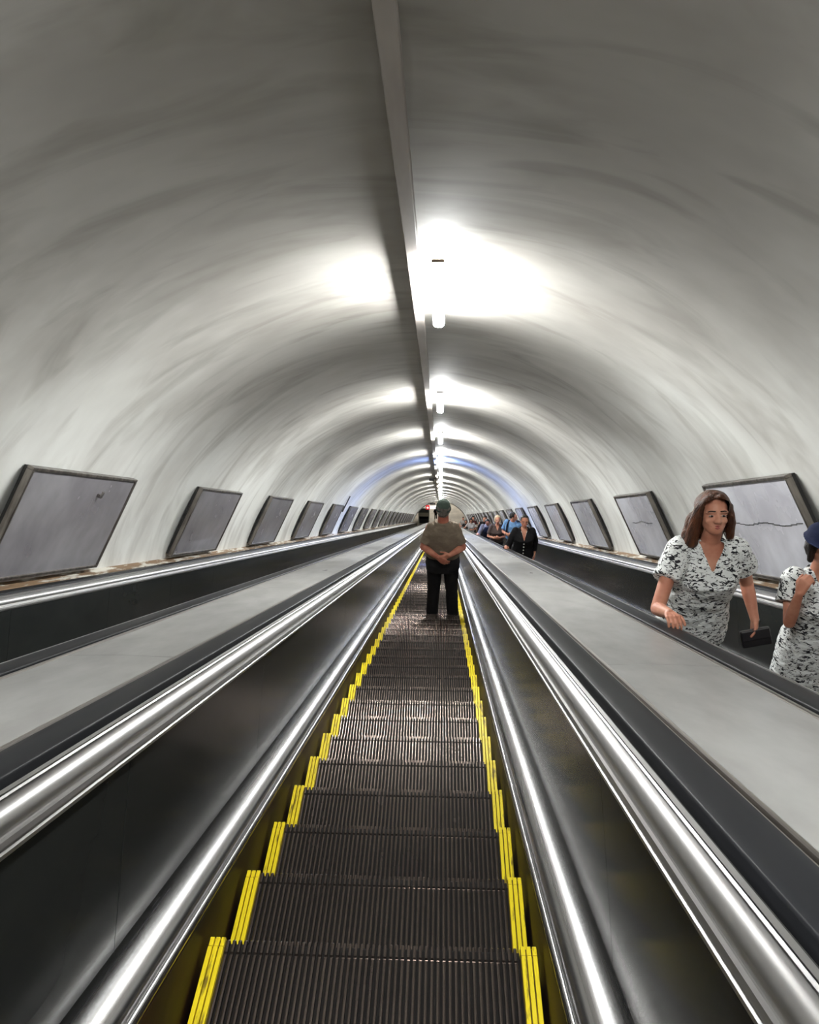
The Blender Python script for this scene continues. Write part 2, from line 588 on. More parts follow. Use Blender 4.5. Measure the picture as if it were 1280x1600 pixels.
# profiles as (h, Y): h from the escalator's middle outwards, Y down
PROF = {
    'skirt_panel': [(0.514, 1.60), (0.514, 1.222), (0.526, 1.222), (0.526, 1.60)],
    'skirt_bead': ellip(0.525, 1.207, 0.013, 0.016, 90, 450, 18)[:-1],
    'skirt_moulding': [(0.66, 1.26), (0.540, 1.26)] + [(0.617 - 0.083 * cos(radians(a)), 1.203 - 0.060 * sin(radians(a))) for a in range(0, 119, 6)] + [(0.652, 1.142), (0.653, 1.134), (0.662, 1.134)],
    'panel': [(0.650, 1.15), (0.611, 0.632), (0.625, 0.632), (0.665, 1.15)],
    'rail_moulding': [(0.640, 0.66), (0.604, 0.640), (0.604, 0.632), (0.610, 0.629), (0.610, 0.623), (0.6155, 0.621), (0.612, 0.611), (0.613, 0.607), (0.620, 0.607)]
                     + [(0.637 - 0.019 * cos(radians(a)) - 0.008 * sin(radians(a)) + 0.014 * (a / 180.0), 0.584 + 0.022 * cos(radians(a)) - 0.016 * sin(radians(a)) * 0.55) for a in range(10, 171, 16)]
                     + [(0.654, 0.566), (0.652, 0.561), (0.656, 0.558), (0.659, 0.561), (0.660, 0.556), (0.660, 0.551), (0.668, 0.549), (0.670, 0.558), (0.690, 0.600), (0.690, 0.66)],
    'rail_track': [(0.672, 0.600), (0.676, 0.570), (0.80, 0.570), (0.806, 0.600)],
    'handrail': [(0.694, 0.585), (0.688, 0.575), (0.690, 0.556)] + [(0.702 - 0.009 * cos(radians(a)), 0.549 - 0.010 * sin(radians(a))) for a in range(0, 76, 15)] + [(0.720, 0.5365), (0.745, 0.5345), (0.770, 0.5355)] + [(0.789 + 0.009 * sin(radians(a)), 0.549 - 0.011 * cos(radians(a))) for a in range(15, 91, 15)] + [(0.799, 0.575), (0.793, 0.585), (0.745, 0.580)],
    'deck_trim': [(0.800, 0.600), (0.800, 0.552), (0.802, 0.548), (0.806, 0.548), (0.808, 0.552), (0.809, 0.566), (0.813, 0.566), (0.814, 0.552), (0.817, 0.547), (0.826, 0.545), (0.830, 0.547), (0.830, 0.600)],
}
# the rail moulding's broad face, re-drawn as a gentle bulge between its two edges
_a, _b = Vector((0.619, 0.607)), Vector((0.652, 0.563))
_n = Vector((-(_b - _a).y, (_b - _a).x)).normalized()
_n = -_n if _n.x > 0 else _n
bulge = []
for i in range(0, 13):
    t = i / 12
    p = _a.lerp(_b, t) + _n * (0.013 * sin(pi * t) ** 0.8)
    bulge.append((p.x, p.y))
PROF['rail_moulding'] = [(0.640, 0.66), (0.604, 0.640), (0.604, 0.632), (0.610, 0.629), (0.611, 0.624), (0.606, 0.621), (0.609, 0.611), (0.617, 0.610)] + bulge + \
    [(0.656, 0.562), (0.651, 0.557), (0.656, 0.554), (0.660, 0.558), (0.657, 0.551), (0.668, 0.549), (0.671, 0.558), (0.690, 0.600), (0.690, 0.66)]

PM = {'skirt_panel': 'skirt', 'skirt_bead': 'chrome', 'skirt_moulding': 'chrome', 'rail_moulding': 'rail_steel', 'rail_track': 'groove', 'handrail': 'rubber', 'deck_trim': 'chrome_dull'}


def step_meshes():
    n, half, d = 50, 0.447, 0.012
    p = 2 * half / n
    xs = []
    for i in range(n):
        x0 = -half + i * p
        xs += [(x0 + 0.0005, -0.14), (x0 + p * 0.12, -0.045), (x0 + p * 0.26, 0), (x0 + p * 0.40, -0.045), (x0 + p * 0.52, -0.14), (x0 + p * 0.56, -1), (x0 + p * 0.97, -1)]
    path = [(-RUN + 0.004, 0, 0), (-0.052, 0, 0), (-0.050, 0, 0.75), (-0.044, 0, 0.75), (-0.042, 0, 0), (-0.006, 0, 0), (0.0, -0.006, 0), (-0.004, -0.10, 0), (-0.016, -RISE + 0.002, 0)]
    vs, fs = [], []
    for j, (y, z, dip) in enumerate(path):
        ny, nz = (0, 1) if j < 6 else ((1, 0) if j > 6 else (0.75, 0.75))
        if j == 5:
            ny, nz = 0.75, 1
        for x, top in xs:
            k = d * max(dip, -top)
            vs.append((x, y - ny * k, z - nz * k))
    m = len(xs)
    mi = []
    for j in range(len(path) - 1):
        for i in range(m - 1):
            fs.append((j * m + i, j * m + i + 1, (j + 1) * m + i + 1, (j + 1) * m + i))
            mi.append(0 if (i % 7) < 4 else 1)
    a = pymesh('tread', vs, fs)
    a.materials.append(MT['cleat'])
    a.materials.append(MT['cleat_root'])
    for pl, q in zip(a.polygons, mi):
        pl.material_index = q
    smooth_by_angle(a, 32)
    # body under the tread, with plain side cheeks
    b = boxes('step_body', [((0, -RUN / 2 - 0.01, -0.07), (0.99, RUN - 0.03, 0.10)), ((0, -0.030, -0.13), (0.99, 0.02, RISE - 0.04))])
    b.materials.append(MT['cleat_root'])
    # yellow border: three ribs with a notched nose
    ye, yb_ = [], []
    for k in range(3):
        x = -0.0172 + 0.0172 * k
        ye.append(((x, -RUN / 2 - 0.012, -0.002), (0.0132, RUN - 0.040, 0.016)))
        ye.append(((x, -0.014, -0.004), (0.0132, 0.028, 0.012)))
        ye.append(((x, -0.003, -0.03), (0.0132, 0.010, 0.05)))
    ye.append(((0, -RUN / 2, -0.012), (0.052, RUN - 0.008, 0.012)))
    c = boxes('yellow_border', ye, 0.0015)
    c.materials.append(MT['yellow'])
    c.materials.append(MT['yellow_grime'])
    for pl in c.polygons:                    # the last box is the grimy bed between the ribs
        if abs(pl.center.z + 0.012) < 0.0075 and (abs(pl.center.x) < 0.001 or abs(pl.center.x) > 0.0245) and pl.center.z < -0.0045 and pl.center.y < -0.01:
            pl.material_index = 1
    return a, b, c


me_tread, me_body, me_yel = step_meshes()
SPH = 0.25


def step_local(k):
    return (0, PITCH * (k + SPH), -YN)


panel_cache = {}


def panel_mesh(s, i, z0, z1):
    pr = [(s * h, y) for h, y in PROF['panel']]
    me = extrude('balustrade_panel', pr, z0, z1)
    me.materials.append(MT['panel'])
    return me


def escalator(X, label, detailed):
    root = slope_root('escalator', X, 0, 0)
    tag(root, label, 'escalator')
    for s in (-1, 1):
        for nm, mm in PM.items():
            me = extrude(nm, [(s * h, y) for h, y in PROF[nm]], Z_S0, Z_S1)
            smooth_by_angle(me, 38)
            link(nm, me, MT[mm], root)
        L = 1.62
        nP = int((Z_S1 - Z_S0) / L) + 1
        ms = None
        for i in range(nP):
            z0 = Z_S0 + i * L + 0.25
            z1 = min(z0 + L - 0.004, Z_S1)
            o = link('balustrade_panel', panel_mesh(s, i, z0, z1), None, root)
            if X > 1 and s > 0 and 4.0 < z0 < 8.0:
                for (zz, yy) in ((0.55, 0.80), (1.15, 0.78)):
                    bm = bmesh.new()
                    bmesh.ops.create_cone(bm, cap_ends=True, segments=18, radius1=0.022, radius2=0.014, depth=0.014,
                                          matrix=Matrix.Translation((s * 0.616, z0 + zz, -yy)) @ Matrix.Rotation(radians(-90), 4, 'Y'))
                    link('screw_cap', bm_mesh('screw_cap', bm), MT['chrome_dull'], o, True)['label'] = 'round metal screw cap'
    link('trough', extrude('trough', [(-0.66, 1.66), (0.66, 1.66), (0.66, 1.62), (-0.66, 1.62)], Z_S0, Z_S1), MT['trough'], root)
    k0 = int(1.3 / PITCH) if detailed else 0
    k1 = int(ZE / PITCH) - 1
    if detailed:
        for k in range(k0, k0 + 100):
            st = link('step', me_tread, None, root)
            st.location = step_local(k)
            st.rotation_euler = (ANG, 0, 0)
            bd = link('step_body', me_body, None, st)
            for s in (-1, 1):
                link('yellow_border', me_yel, None, st).location = (s * 0.474, 0, 0.004)
        ks = range(k0 + 100, k1)
        ks = list(ks) + list(range(-5, k0))
    else:
        ks = range(-4, k1)
    vs, fs, mi = [], [], []
    for k in ks:
        c = step_local(k)
        R = Matrix.Rotation(ANG, 3, 'X')
        for (cx, cy, cz, sx, sy, sz, q) in ((0, -RUN / 2, -0.06, 0.90, RUN - 0.004, 0.12, 0), (0, -0.02, -0.13, 0.99, 0.03, RISE - 0.04, 0),
                                            (-0.474, -RUN / 2, -0.02, 0.052, RUN - 0.006, 0.05, 1), (0.474, -RUN / 2, -0.02, 0.052, RUN - 0.006, 0.05, 1)):
            b = len(vs)
            for dx in (-0.5, 0.5):
                for dy in (-0.5, 0.5):
                    for dz in (-0.5, 0.5):
                        v = R @ Vector((cx + dx * sx, cy + dy * sy, cz + dz * sz)) + Vector(c)
                        vs.append(v)
            for f in ((0, 1, 3, 2), (4, 6, 7, 5), (0, 4, 5, 1), (2, 3, 7, 6), (0, 2, 6, 4), (1, 5, 7, 3)):
                fs.append(tuple(b + i for i in f))
                mi.append(q)
    me = pymesh('step_run', vs, fs)
    me.materials.append(MT['cleat'])
    me.materials.append(MT['yellow'])
    for p, q in zip(me.polygons, mi):
        p.material_index = q
    o = link('step_run', me, None, root)
    o['kind'] = 'stuff'
    return root


escalator(0, 'middle escalator with yellow-edged steps, carrying the man in the cap', True)
escalator(-PERIOD, 'empty escalator running beside the middle one, without riders', False)
escalator(PERIOD, 'crowded escalator carrying people up towards the viewer', False)

# decks between the escalators, sheet by sheet
for s, wh in ((-1, 'pale grey sloping deck between the middle and the empty escalator'), (1, 'pale grey sloping deck between the middle and the crowded escalator')):
    r = slope_root('balustrade_deck', s * PERIOD / 2, 0, 0)
    tag(r, wh, 'deck')
    z = -3.0
    hw = PERIOD / 2 - 0.830
    L = 3.05
    while z < ZE:
        z1 = min(z + L - 0.004, ZE)
        pr = [(-hw, 0.60), (-hw, 0.548), (-hw * 0.5, 0.545), (0, 0.544), (hw * 0.5, 0.545), (hw, 0.548), (hw, 0.60)]
        link('deck_plate', extrude('deck_plate', pr, z, z1), MT['deck'], r)
        z += L

# ------------------------------------------------------------------ the lower landing
hl = empty('added_hall_light', (0, yb + 6, 5.78))  # unseen panel, added to brighten the landing floor
tag(hl, 'added light panel, out of view, on the ceiling of the lower hall', 'lamp')
link('light_diffuser', boxes('light_diffuser', [((0, 0, -0.03), (4.0, 6.0, 0.03))]), emit('added_hall_glow', (1, 0.97, 0.9, 1), 5), hl)
link('light_frame', boxes('light_frame', [((0, 0, 0.0), (4.2, 6.2, 0.04))]), MT['fixture'], hl)

bo = empty('attendant_booth', (-1.95, yb + 1.6, 0))
tag(bo, 'small white attendant booth with dark window at foot of the escalators', 'booth')
bm = bmesh.new()
for x in (-0.6, 0.6):
    for y in (-0.5, 0.5):
        box_bm(bm, (x, y, 1.05), (0.1, 0.1, 2.1))
box_bm(bm, (0, 0, 2.12), (1.34, 1.14, 0.1))
link('booth_frame', bm_mesh('booth_frame', bm, 0.008), mat('booth_paint', srgb(214, 212, 200), 0.5), bo)
link('booth_wall', boxes('booth_wall', [((0, 0, 1.25), (1.14, 0.94, 0.5))], 0.004), mat('booth_wall_paint', srgb(186, 180, 160), 0.5), bo)
link('booth_window', boxes('booth_window', [((0, 0, 0.54), (1.12, 0.92, 0.9))], 0.004), mat('booth_dark_glass', srgb(20, 22, 28), 0.1), bo)
link('roof', boxes('booth_roof', [((0, 0, 1.75), (1.1, 0.9, 0.5))], 0.004), mat('booth_roof_grey', srgb(84, 86, 82), 0.6), bo)

# hanging sign: a red square with a white badge, then a lit white box with faint red writing
sg = slope_root('hanging_sign', -0.80, -1.06, 84)
sg.rotation_euler = (0, 0, 0)
tag(sg, 'red and white lit sign hanging from the vault at the tunnel end', 'sign')
link('sign_box', boxes('sign_box', [((0.16, 0, 0), (0.90, 0.12, 0.34))], 0.01), emit('sign_white', (1, 0.93, 0.90, 1), 0.9), sg)
link('red_panel', boxes('red_panel', [((-0.50, 0, 0), (0.40, 0.13, 0.48))], 0.01), emit('sign_red', (0.9, 0.05, 0.06, 1), 0.5, srgb(200, 30, 36)), sg)
bm = bmesh.new()
bmesh.ops.create_cone(bm, cap_ends=True, segments=24, radius1=0.11, radius2=0.11, depth=0.02, matrix=Matrix.Translation((-0.50, -0.07, 0)) @ Matrix.Rotation(radians(90), 4, 'X'))
link('white_badge', bm_mesh('white_badge', bm), emit('sign_badge', (1, 0.85, 0.85, 1), 0.9), sg)
link('lettering', boxes('lettering', [((-0.16 + 0.085 * i, -0.064, 0.0), (0.055, 0.01, 0.09)) for i in range(8)]), emit('sign_letters', (0.95, 0.6, 0.6, 1), 0.6), sg)
link('hanger', boxes('hanger', [((-0.4, 0, 0.55), (0.03, 0.03, 0.85)), ((0.4, 0, 0.55), (0.03, 0.03, 0.85)), ((0.0, 0, 0.42), (0.6, 0.08, 0.14))]), MT['groove'], sg)

# dark bracket gripping the duct far down the vault
jb = slope_root('junction_box', -0.28, -1.70, 36.0)
tag(jb, 'small black bracket fixed beside the duct far down the vault', 'bracket')
link('bracket_box', boxes('bracket_box', [((0, 0, -0.02), (0.22, 0.3, 0.10)), ((0.10, 0.2, 0.02), (0.28, 0.08, 0.05))], 0.006), MT['groove'], jb)

# ------------------------------------------------------------------ people


class Prims:
    def __init__(self):
        self.v, self.f = [], []

    def ring(self, rings, caps=True):
        b = len(self.v)
        n = len(rings[0])
        for r in rings:
            self.v += [Vector(p) for p in r]
        for k in range(len(rings) - 1):
            for i in range(n):
                self.f.append((b + k * n + i, b + k * n + (i + 1) % n, b + (k + 1) * n + (i + 1) % n, b + (k + 1) * n + i))
        if caps:
            self.f.append(tuple(b + i for i in reversed(range(n))))
            e = b + (len(rings) - 1) * n
            self.f.append(tuple(e + i for i in range(n)))

    def limb(self, p0, r0, p1, r1, flat0=False, flat1=False, n=16, sq=1.0):
        p0, p1 = Vector(p0), Vector(p1)
        d = (p1 - p0)
        L = d.length
        d.normalize()
        u = d.orthogonal().normalized()
        w = d.cross(u)
        st = []
        if flat0:
            st.append((0, r0))
        else:
            st += [(-r0 * cos(a), r0 * sin(a)) for a in (0.2, 0.55, 0.95, 1.3)] + [(0, r0)]
        for t in (0.25, 0.5, 0.75):
            st.append((L * t, r0 + (r1 - r0) * t))
        if flat1:
            st.append((L, r1))
        else:
            st += [(L, r1)] + [(L + r1 * cos(a), r1 * sin(a)) for a in (1.3, 0.95, 0.55, 0.2)]
        self.ring([[p0 + d * s + (u * cos(2 * pi * i / n) + w * sin(2 * pi * i / n)) * r for i in range(n)] for s, r in st])

    def chain(self, pts):
        for (a, ra), (b, rb) in zip(pts[:-1], pts[1:]):
            self.limb(a, ra, b, rb)

    def ball(self, c, r, rot=None, n=20, m=12):
        c = Vector(c)
        rings = []
        for j in range(m + 1):
            t = 0.06 + (pi - 0.12) * j / m
            ring = []
            for i in range(n):
                a = 2 * pi * i / n
                p = Vector((r[0] * sin(t) * cos(a), r[1] * sin(t) * sin(a), -r[2] * cos(t)))
                ring.append(c + (rot @ p if rot else p))
            rings.append(ring)
        self.ring(rings)

    def loft(self, secs, n=32, e=2.3):
        """secs: (z, y centre, rx, ry[, x centre])"""
        rings = []
        for s in secs:
            z, yc, rx, ry = s[:4]
            xc = s[4] if len(s) > 4 else 0
            ring = []
            for i in range(n):
                a = 2 * pi * i / n
                ca, sa = cos(a), sin(a)
                ring.append((xc + rx * abs(ca) ** (2 / e) * (1 if ca >= 0 else -1), yc + ry * abs(sa) ** (2 / e) * (1 if sa >= 0 else -1), z))
            rings.append(ring)
        self.ring(rings)

    def apply(self, fn, start=0):
        for i in range(start, len(self.v)):
            self.v[i] = fn(self.v[i])


WORK = bpy.data.scenes.new('workbench')    # an empty scene in which the modifiers are evaluated


def remesh(name, pr, voxel, smooth=6, fac=0.5, k=1.0, keep=None, rough=0.0):
    me = pymesh(name, [p * k for p in pr.v], pr.f)
    ob = bpy.data.objects.new('tmp_remesh', me)
    WORK.collection.objects.link(ob)
    md = ob.modifiers.new('r', 'REMESH')
    md.mode = 'VOXEL'
    md.voxel_size = voxel * k
    md.adaptivity = 0
    if smooth:
        ms = ob.modifiers.new('s', 'SMOOTH')
        ms.iterations = smooth
        ms.factor = fac
    vl = WORK.view_layers[0]
    dg = vl.depsgraph
    vl.update()
    dg = vl.depsgraph
    out = bpy.data.meshes.new_from_object(ob.evaluated_get(dg))
    out.name = name
    bpy.data.objects.remove(ob)
    bpy.data.meshes.remove(me)
    if rough:
        nrm = [v.normal.copy() for v in out.vertices]
        for v, vn in zip(out.vertices, nrm):
            c = v.co / k
            dsp = mnoise.noise(Vector((c.x * 11, c.y * 11, c.z * 17))) + 0.6 * mnoise.noise(Vector((c.x * 26, c.y * 26, c.z * 40)))
            v.co += vn * (dsp * rough * k)
    if keep:
        bm = bmesh.new()
        bm.from_mesh(out)
        dele = [f for f in bm.faces if not keep(f.calc_center_median() / k)]
        bmesh.ops.delete(bm, geom=dele, context='FACES')
        for _ in range(3):
            bv = [v for v in bm.verts if v.is_boundary]
            pos = {}
            for v in bv:
                nb = [e.other_vert(v) for e in v.link_edges if e.is_boundary]
                if len(nb) == 2:
                    pos[v] = (v.co * 2 + nb[0].co + nb[1].co) / 4
            for v, p in pos.items():
                v.co = p
        bm.to_mesh(out)
        bm.free()
    for p in out.polygons:
        p.use_smooth = True
    return out


def hand(pr, wrist, f, nrm, thumb_side, curl=0.5, spread=0.05, size=1.0, thumb_curl=0.3):
    """f: from wrist to knuckles, nrm: the way the palm faces, thumb_side: direction the thumb lies on."""
    wrist, f, nrm = Vector(wrist), Vector(f).normalized(), Vector(nrm)
    nrm = (nrm - f * nrm.dot(f)).normalized()
    w = Vector(thumb_side)
    w = (w - f * w.dot(f) - nrm * w.dot(nrm)).normalized()
    S = size
    offs = (0.031, 0.0105, -0.0105, -0.030)
    lens = ((0.042, 0.026, 0.021), (0.046, 0.030, 0.022), (0.043, 0.027, 0.021), (0.034, 0.021, 0.018))
    for o, ln in zip(offs, lens):
        kn = wrist + f * (0.092 - abs(o - 0.008) * 0.25) * S + w * o * S
        pr.limb(wrist + f * 0.008 * S + w * o * 0.55 * S, 0.0165 * S, kn, 0.0118 * S, n=10)
        d = (f + w * o * spread * 30).normalized()
        p = kn
        r = 0.0094 * S
        ang = 0
        ax = d.cross(nrm).normalized()
        for q, l in enumerate(ln):
            ang += curl * (0.7, 1.0, 0.8)[q]
            dd = d * cos(ang) + nrm * sin(ang)
            e = p + dd * l * S
            pr.limb(p, r, e, r * 0.9, n=10)
            p = e
            r *= 0.9
    b = wrist + f * 0.022 * S + w * 0.022 * S + nrm * 0.004 * S
    d1 = (f * 0.62 + w * 0.72 + nrm * 0.28).normalized()
    d2 = (f * (0.9) + w * (0.45 - thumb_curl) + nrm * (0.15 + thumb_curl)).normalized()
    p1 = b + d1 * 0.042 * S
    p2 = p1 + d2 * 0.032 * S
    p3 = p2 + (d2 + nrm * 0.2 - w * 0.1).normalized() * 0.026 * S
    pr.limb(b, 0.0165 * S, p1, 0.0125 * S, n=10)
    pr.limb(p1, 0.0115 * S, p2, 0.0105 * S, n=10)
    pr.limb(p2, 0.0105 * S, p3, 0.009 * S, n=10)


def person(label, X, yw, H, rotz, sp, group=None):
    k = H / 1.75
    kk = math.ceil((yw - CA * PITCH * SPH + YN * SA) / RUN)
    ztread = Z0 - SA * PITCH * (kk + SPH) - CA * YN
    if sp.get('floor'):
        ztread = 0
    root = empty('person', (X, yw, ztread + 0.002), (0, 0, rotz))
    tag(root, label, 'person', group)
    fem = sp.get('female', False)
    vx = sp.get('voxel', 0.011)
    bulk = sp.get('bulk', 1.0)
    lean, sway = sp.get('lean', 0.0), sp.get('sway', 0.0)
    arm = sp.get('arm', 1.0)

    def bend(p):
        h = p.z - 0.90
        if h > 0:
            return Vector((p.x + sway * h, p.y + lean * h, p.z - 0.5 * (lean * lean + sway * sway) * h))
        return p
    # ---- skeleton
    sx = 0.168 if fem else 0.188
    sx = sp.get('shoulder_x', sx * (0.6 + 0.4 * bulk))
    sz = sp.get('shoulder_z', 1.405)
    fx = sp.get('feet', 0.10)
    arms = []
    for s in (1, -1):
        a = sp['arms'][0 if s > 0 else 1]
        S = bend(Vector((s * sx, -0.012, sz)))
        arms.append((s, S, Vector(a['elbow']), Vector(a['wrist']), a))
    # ---- body
    B = Prims()
    hd = Prims()
    hd.ball((0, -0.008, 1.655), (0.074, 0.094, 0.093))
    hd.ball((0, 0.018, 1.605), (0.064, 0.076, 0.085))
    hd.ball((0, 0.048, 1.563), (0.045, 0.045, 0.042))
    hd.ball((0, 0.074, 1.546), (0.022, 0.018, 0.020))
    hd.limb((0, 0.088, 1.640), 0.010, (0, 0.107, 1.606), 0.0135, n=10)
    for s in (-1, 1):
        hd.ball((s * 0.012, 0.097, 1.602), (0.011, 0.011, 0.009))
        hd.ball((s * 0.038, 0.062, 1.605), (0.021, 0.020, 0.022))
        hd.limb((s * 0.012, 0.083, 1.655), 0.0095, (s * 0.052, 0.066, 1.655), 0.009, n=10)
        hd.ball((s * 0.074, -0.008, 1.618), (0.010, 0.020, 0.032), Matrix.Rotation(-s * 0.25, 3, 'Z'))
        hd.limb((s * 0.02, 0.082, 1.573), 0.008, (0, 0.087, 1.574), 0.009, n=8)
    turn, nod, tilt = sp.get('turn', 0.0), sp.get('nod', 0.0), sp.get('tilt', 0.0)
    HR = Matrix.Rotation(turn, 3, 'Z') @ Matrix.Rotation(tilt, 3, 'Y') @ Matrix.Rotation(nod, 3, 'X')
    piv = Vector((0, -0.015, 1.51))

    def headfn(p):
        return bend(piv + HR @ (p - piv))
    hd.apply(headfn)
    B.v, B.f = hd.v, hd.f
    st = len(B.v)
    nr = 0.050 if fem else 0.062 * (0.7 + 0.3 * bulk)
    B.limb((0, -0.022, 1.43), nr * 1.1, (0, -0.010, 1.56), nr, n=18)
    if fem:
        tor = [(0.84, -0.01, 0.165, 0.115), (0.94, -0.01, 0.168, 0.115), (1.06, 0, 0.137, 0.100), (1.16, 0.008, 0.142, 0.108), (1.26, 0.016, 0.152, 0.118), (1.34, 0.002, 0.152, 0.095), (1.405, -0.012, 0.140, 0.068), (1.445, -0.018, 0.075, 0.055), (1.47, -0.02, 0.055, 0.050)]
    else:
        tor = [(0.84, -0.01, 0.160, 0.110), (0.95, 0.0, 0.155, 0.110), (1.08, 0.005, 0.155, 0.112), (1.24, 0.005, 0.168, 0.115), (1.35, -0.005, 0.172, 0.10), (1.41, -0.012, 0.150, 0.075), (1.45, -0.016, 0.085, 0.060), (1.475, -0.018, 0.065, 0.056)]
    B.loft([(z, y, rx * bulk, ry * bulk) for z, y, rx, ry in tor])
    B.apply(bend, st)
    ar = (0.041 if fem else 0.046) * arm
    for s, S, E_, Wr, a in arms:
        B.limb(S, ar * 1.02, E_, ar * 0.86)
        mid = E_.lerp(Wr, 0.3)
        B.limb(E_, ar * 0.84, mid, ar * 0.86)
        B.limb(mid, ar * 0.86, Wr, ar * 0.56)
        hand(B, Wr, a['f'], a['n'], a['t'], a.get('curl', 0.4), size=(0.92 if fem else 1.02), spread=a.get('spread', 0.05), thumb_curl=a.get('tc', 0.3))
    hipx = 0.085
    for s in (-1, 1):
        kn = Vector((s * (hipx * 0.45 + fx * 0.55), 0.012, 0.48))
        an = Vector((s * fx, -0.01, 0.085))
        B.limb((s * hipx, 0, 0.86), 0.080, kn, 0.052)
        B.limb(kn, 0.052, kn.lerp(an, 0.35) + Vector((0, -0.012, 0)), 0.052)
        B.limb(kn.lerp(an, 0.35) + Vector((0, -0.012, 0)), 0.052, an, 0.034)
        B.limb(an, 0.034, (s * fx * 1.05, 0.09, 0.04), 0.026)
    body = link('body', remesh('body', B, vx, 5, 0.5, k), sp.get('skin', MT['skin']), root)
    # ---- trousers
    T = Prims()
    pb = bulk * 1.04
    T.loft([(0.80, -0.005, 0.172 * pb, 0.125 * pb), (0.90, -0.008, 0.178 * pb, 0.128 * pb), (1.00, 0, 0.166 * pb, 0.118 * pb), (1.03, 0, 0.163 * pb, 0.116 * pb)])
    for s in (-1, 1):
        kn = Vector((s * (hipx * 0.45 + fx * 0.55), 0.012, 0.48))
        an = Vector((s * fx, -0.01, 0.075))
        T.limb((s * hipx * bulk, 0, 0.85), 0.096 * (0.5 + 0.5 * bulk), kn, 0.074 * (0.5 + 0.5 * bulk))
        T.limb(kn, 0.074 * (0.5 + 0.5 * bulk), an, sp.get('cuff', 0.062), flat1=True)
    link('trousers', remesh('trousers', T, max(vx, 0.008), 6, 0.5, k, rough=0.004), sp.get('trouser_mat', MT['black_cloth']), root)
    # ---- shoes
    for s in (-1, 1):
        Sh = Prims()
        Sh.limb((s * fx, -0.035, 0.045), 0.040, (s * fx * 1.08, 0.12, 0.036), 0.036)
        Sh.limb((s * fx * 1.08, 0.12, 0.036), 0.036, (s * fx * 1.10, 0.165, 0.030), 0.028)
        Sh.limb((s * fx, -0.035, 0.045), 0.040, (s * fx, -0.02, 0.09), 0.044)
        link('shoe', remesh('shoe', Sh, 0.010, 3, 0.5, k, ), MT['shoe'], root)
        me = root.children[-1].data
        for v in me.vertices:
            v.co.z = max(v.co.z, 0.002)
    # ---- top
    U = Prims()
    infl = sp.get('inflate', 0.016)
    hem = sp.get('hem', 0.93)
    if fem:
        top = [(hem, -0.005, 0.176, 0.128), (0.97, -0.005, 0.172, 0.124), (1.06, 0.002, 0.148, 0.114), (1.16, 0.012, 0.150, 0.120), (1.255, 0.026, 0.158, 0.130), (1.33, 0.008, 0.158, 0.105), (1.40, -0.012, 0.146, 0.075), (1.442, -0.018, 0.085, 0.060), (1.475, -0.02, 0.064, 0.054)]
    else:
        top = [(hem, -0.002, 0.166, 0.118), (1.0, 0.003, 0.166, 0.120), (1.10, 0.008, 0.164, 0.120), (1.24, 0.006, 0.174, 0.121), (1.35, -0.004, 0.178, 0.107), (1.412, -0.012, 0.156, 0.080), (1.452, -0.016, 0.090, 0.066), (1.485, -0.018, 0.068, 0.060)]
    if sp.get('flare'):
        top = [(hem - 0.12, -0.01, 0.25, 0.20)] + top
    U.loft([(z, y, rx * bulk + infl * 0.6, ry * bulk + infl * 0.6) for z, y, rx, ry in top])
    U.apply(bend)
    sl = sp.get('sleeve', 0.55)
    sr = sp.get('sleeve_r', 0.058) * (0.55 + 0.45 * bulk)
    for s, S, E_, Wr, a in arms:
        sh = S + Vector((-s * 0.02, 0, 0.004))
        if sl <= 1:
            U.limb(sh, sr, S.lerp(E_, sl), sr * sp.get('sleeve_flare', 1.0), flat1=True)
        else:
            U.limb(sh, sr, E_, sr * 0.88)
            U.limb(E_, sr * 0.88, E_.lerp(Wr, sl - 1), sr * 0.66, flat1=True)
    vz = sp.get('vneck')
    ctop = 1.475 if fem else 1.494

    def keep(c):
        q = Vector(c)
        h = q.z - 0.90
        if h > 0:
            q = Vector((q.x - sway * h, q.y - lean * h, q.z))
        if q.z > ctop and abs(q.x) < 0.1:
            return False
        if vz and q.y > 0.0 and q.z > vz and abs(q.x) < (q.z - vz) * sp.get('vslope', 0.40) + 0.004:
            return False
        return True
    link('top' if not sp.get('top_name') else sp['top_name'], remesh('top', U, max(vx, 0.006) if vx < 0.008 else vx, 4, 0.5, k, keep=keep, rough=sp.get('wrinkle', 0.004)), sp['top_mat'], root)
    # ---- hair
    if sp.get('hair'):
        Hh = Prims()
        hs = sp['hair']
        if hs == 'short':
            Hh.ball((0, -0.020, 1.672), (0.083, 0.094, 0.092))
            Hh.ball((0, -0.045, 1.630), (0.076, 0.068, 0.075))
        elif hs == 'bob':
            Hh.ball((0, -0.022, 1.675), (0.090, 0.100, 0.095))
            Hh.ball((0, -0.050, 1.615), (0.088, 0.070, 0.095))
            for s in (-1, 1):
                Hh.limb((s * 0.076, -0.005, 1.67), 0.026, (s * 0.082, 0.0, 1.56), 0.020)
        elif hs == 'long':
            Hh.ball((0, -0.020, 1.678), (0.096, 0.104, 0.094))
            Hh.ball((0, -0.055, 1.60), (0.104, 0.075, 0.12))
            Hh.limb((0, -0.07, 1.60), 0.085, (0, -0.085, 1.47), 0.075)
            Hh.limb((0.045, 0.062, 1.722), 0.026, (0.078, 0.030, 1.66), 0.026)
            Hh.limb((0.074, 0.025, 1.68), 0.032, (0.098, 0.012, 1.58), 0.036)
            Hh.limb((0.098, 0.012, 1.58), 0.036, (0.112, 0.000, 1.47), 0.036)
            Hh.limb((0.090, -0.04, 1.60), 0.045, (0.122, -0.035, 1.46), 0.045)
            Hh.limb((-0.02, 0.066, 1.735), 0.024, (-0.076, 0.022, 1.67), 0.022)
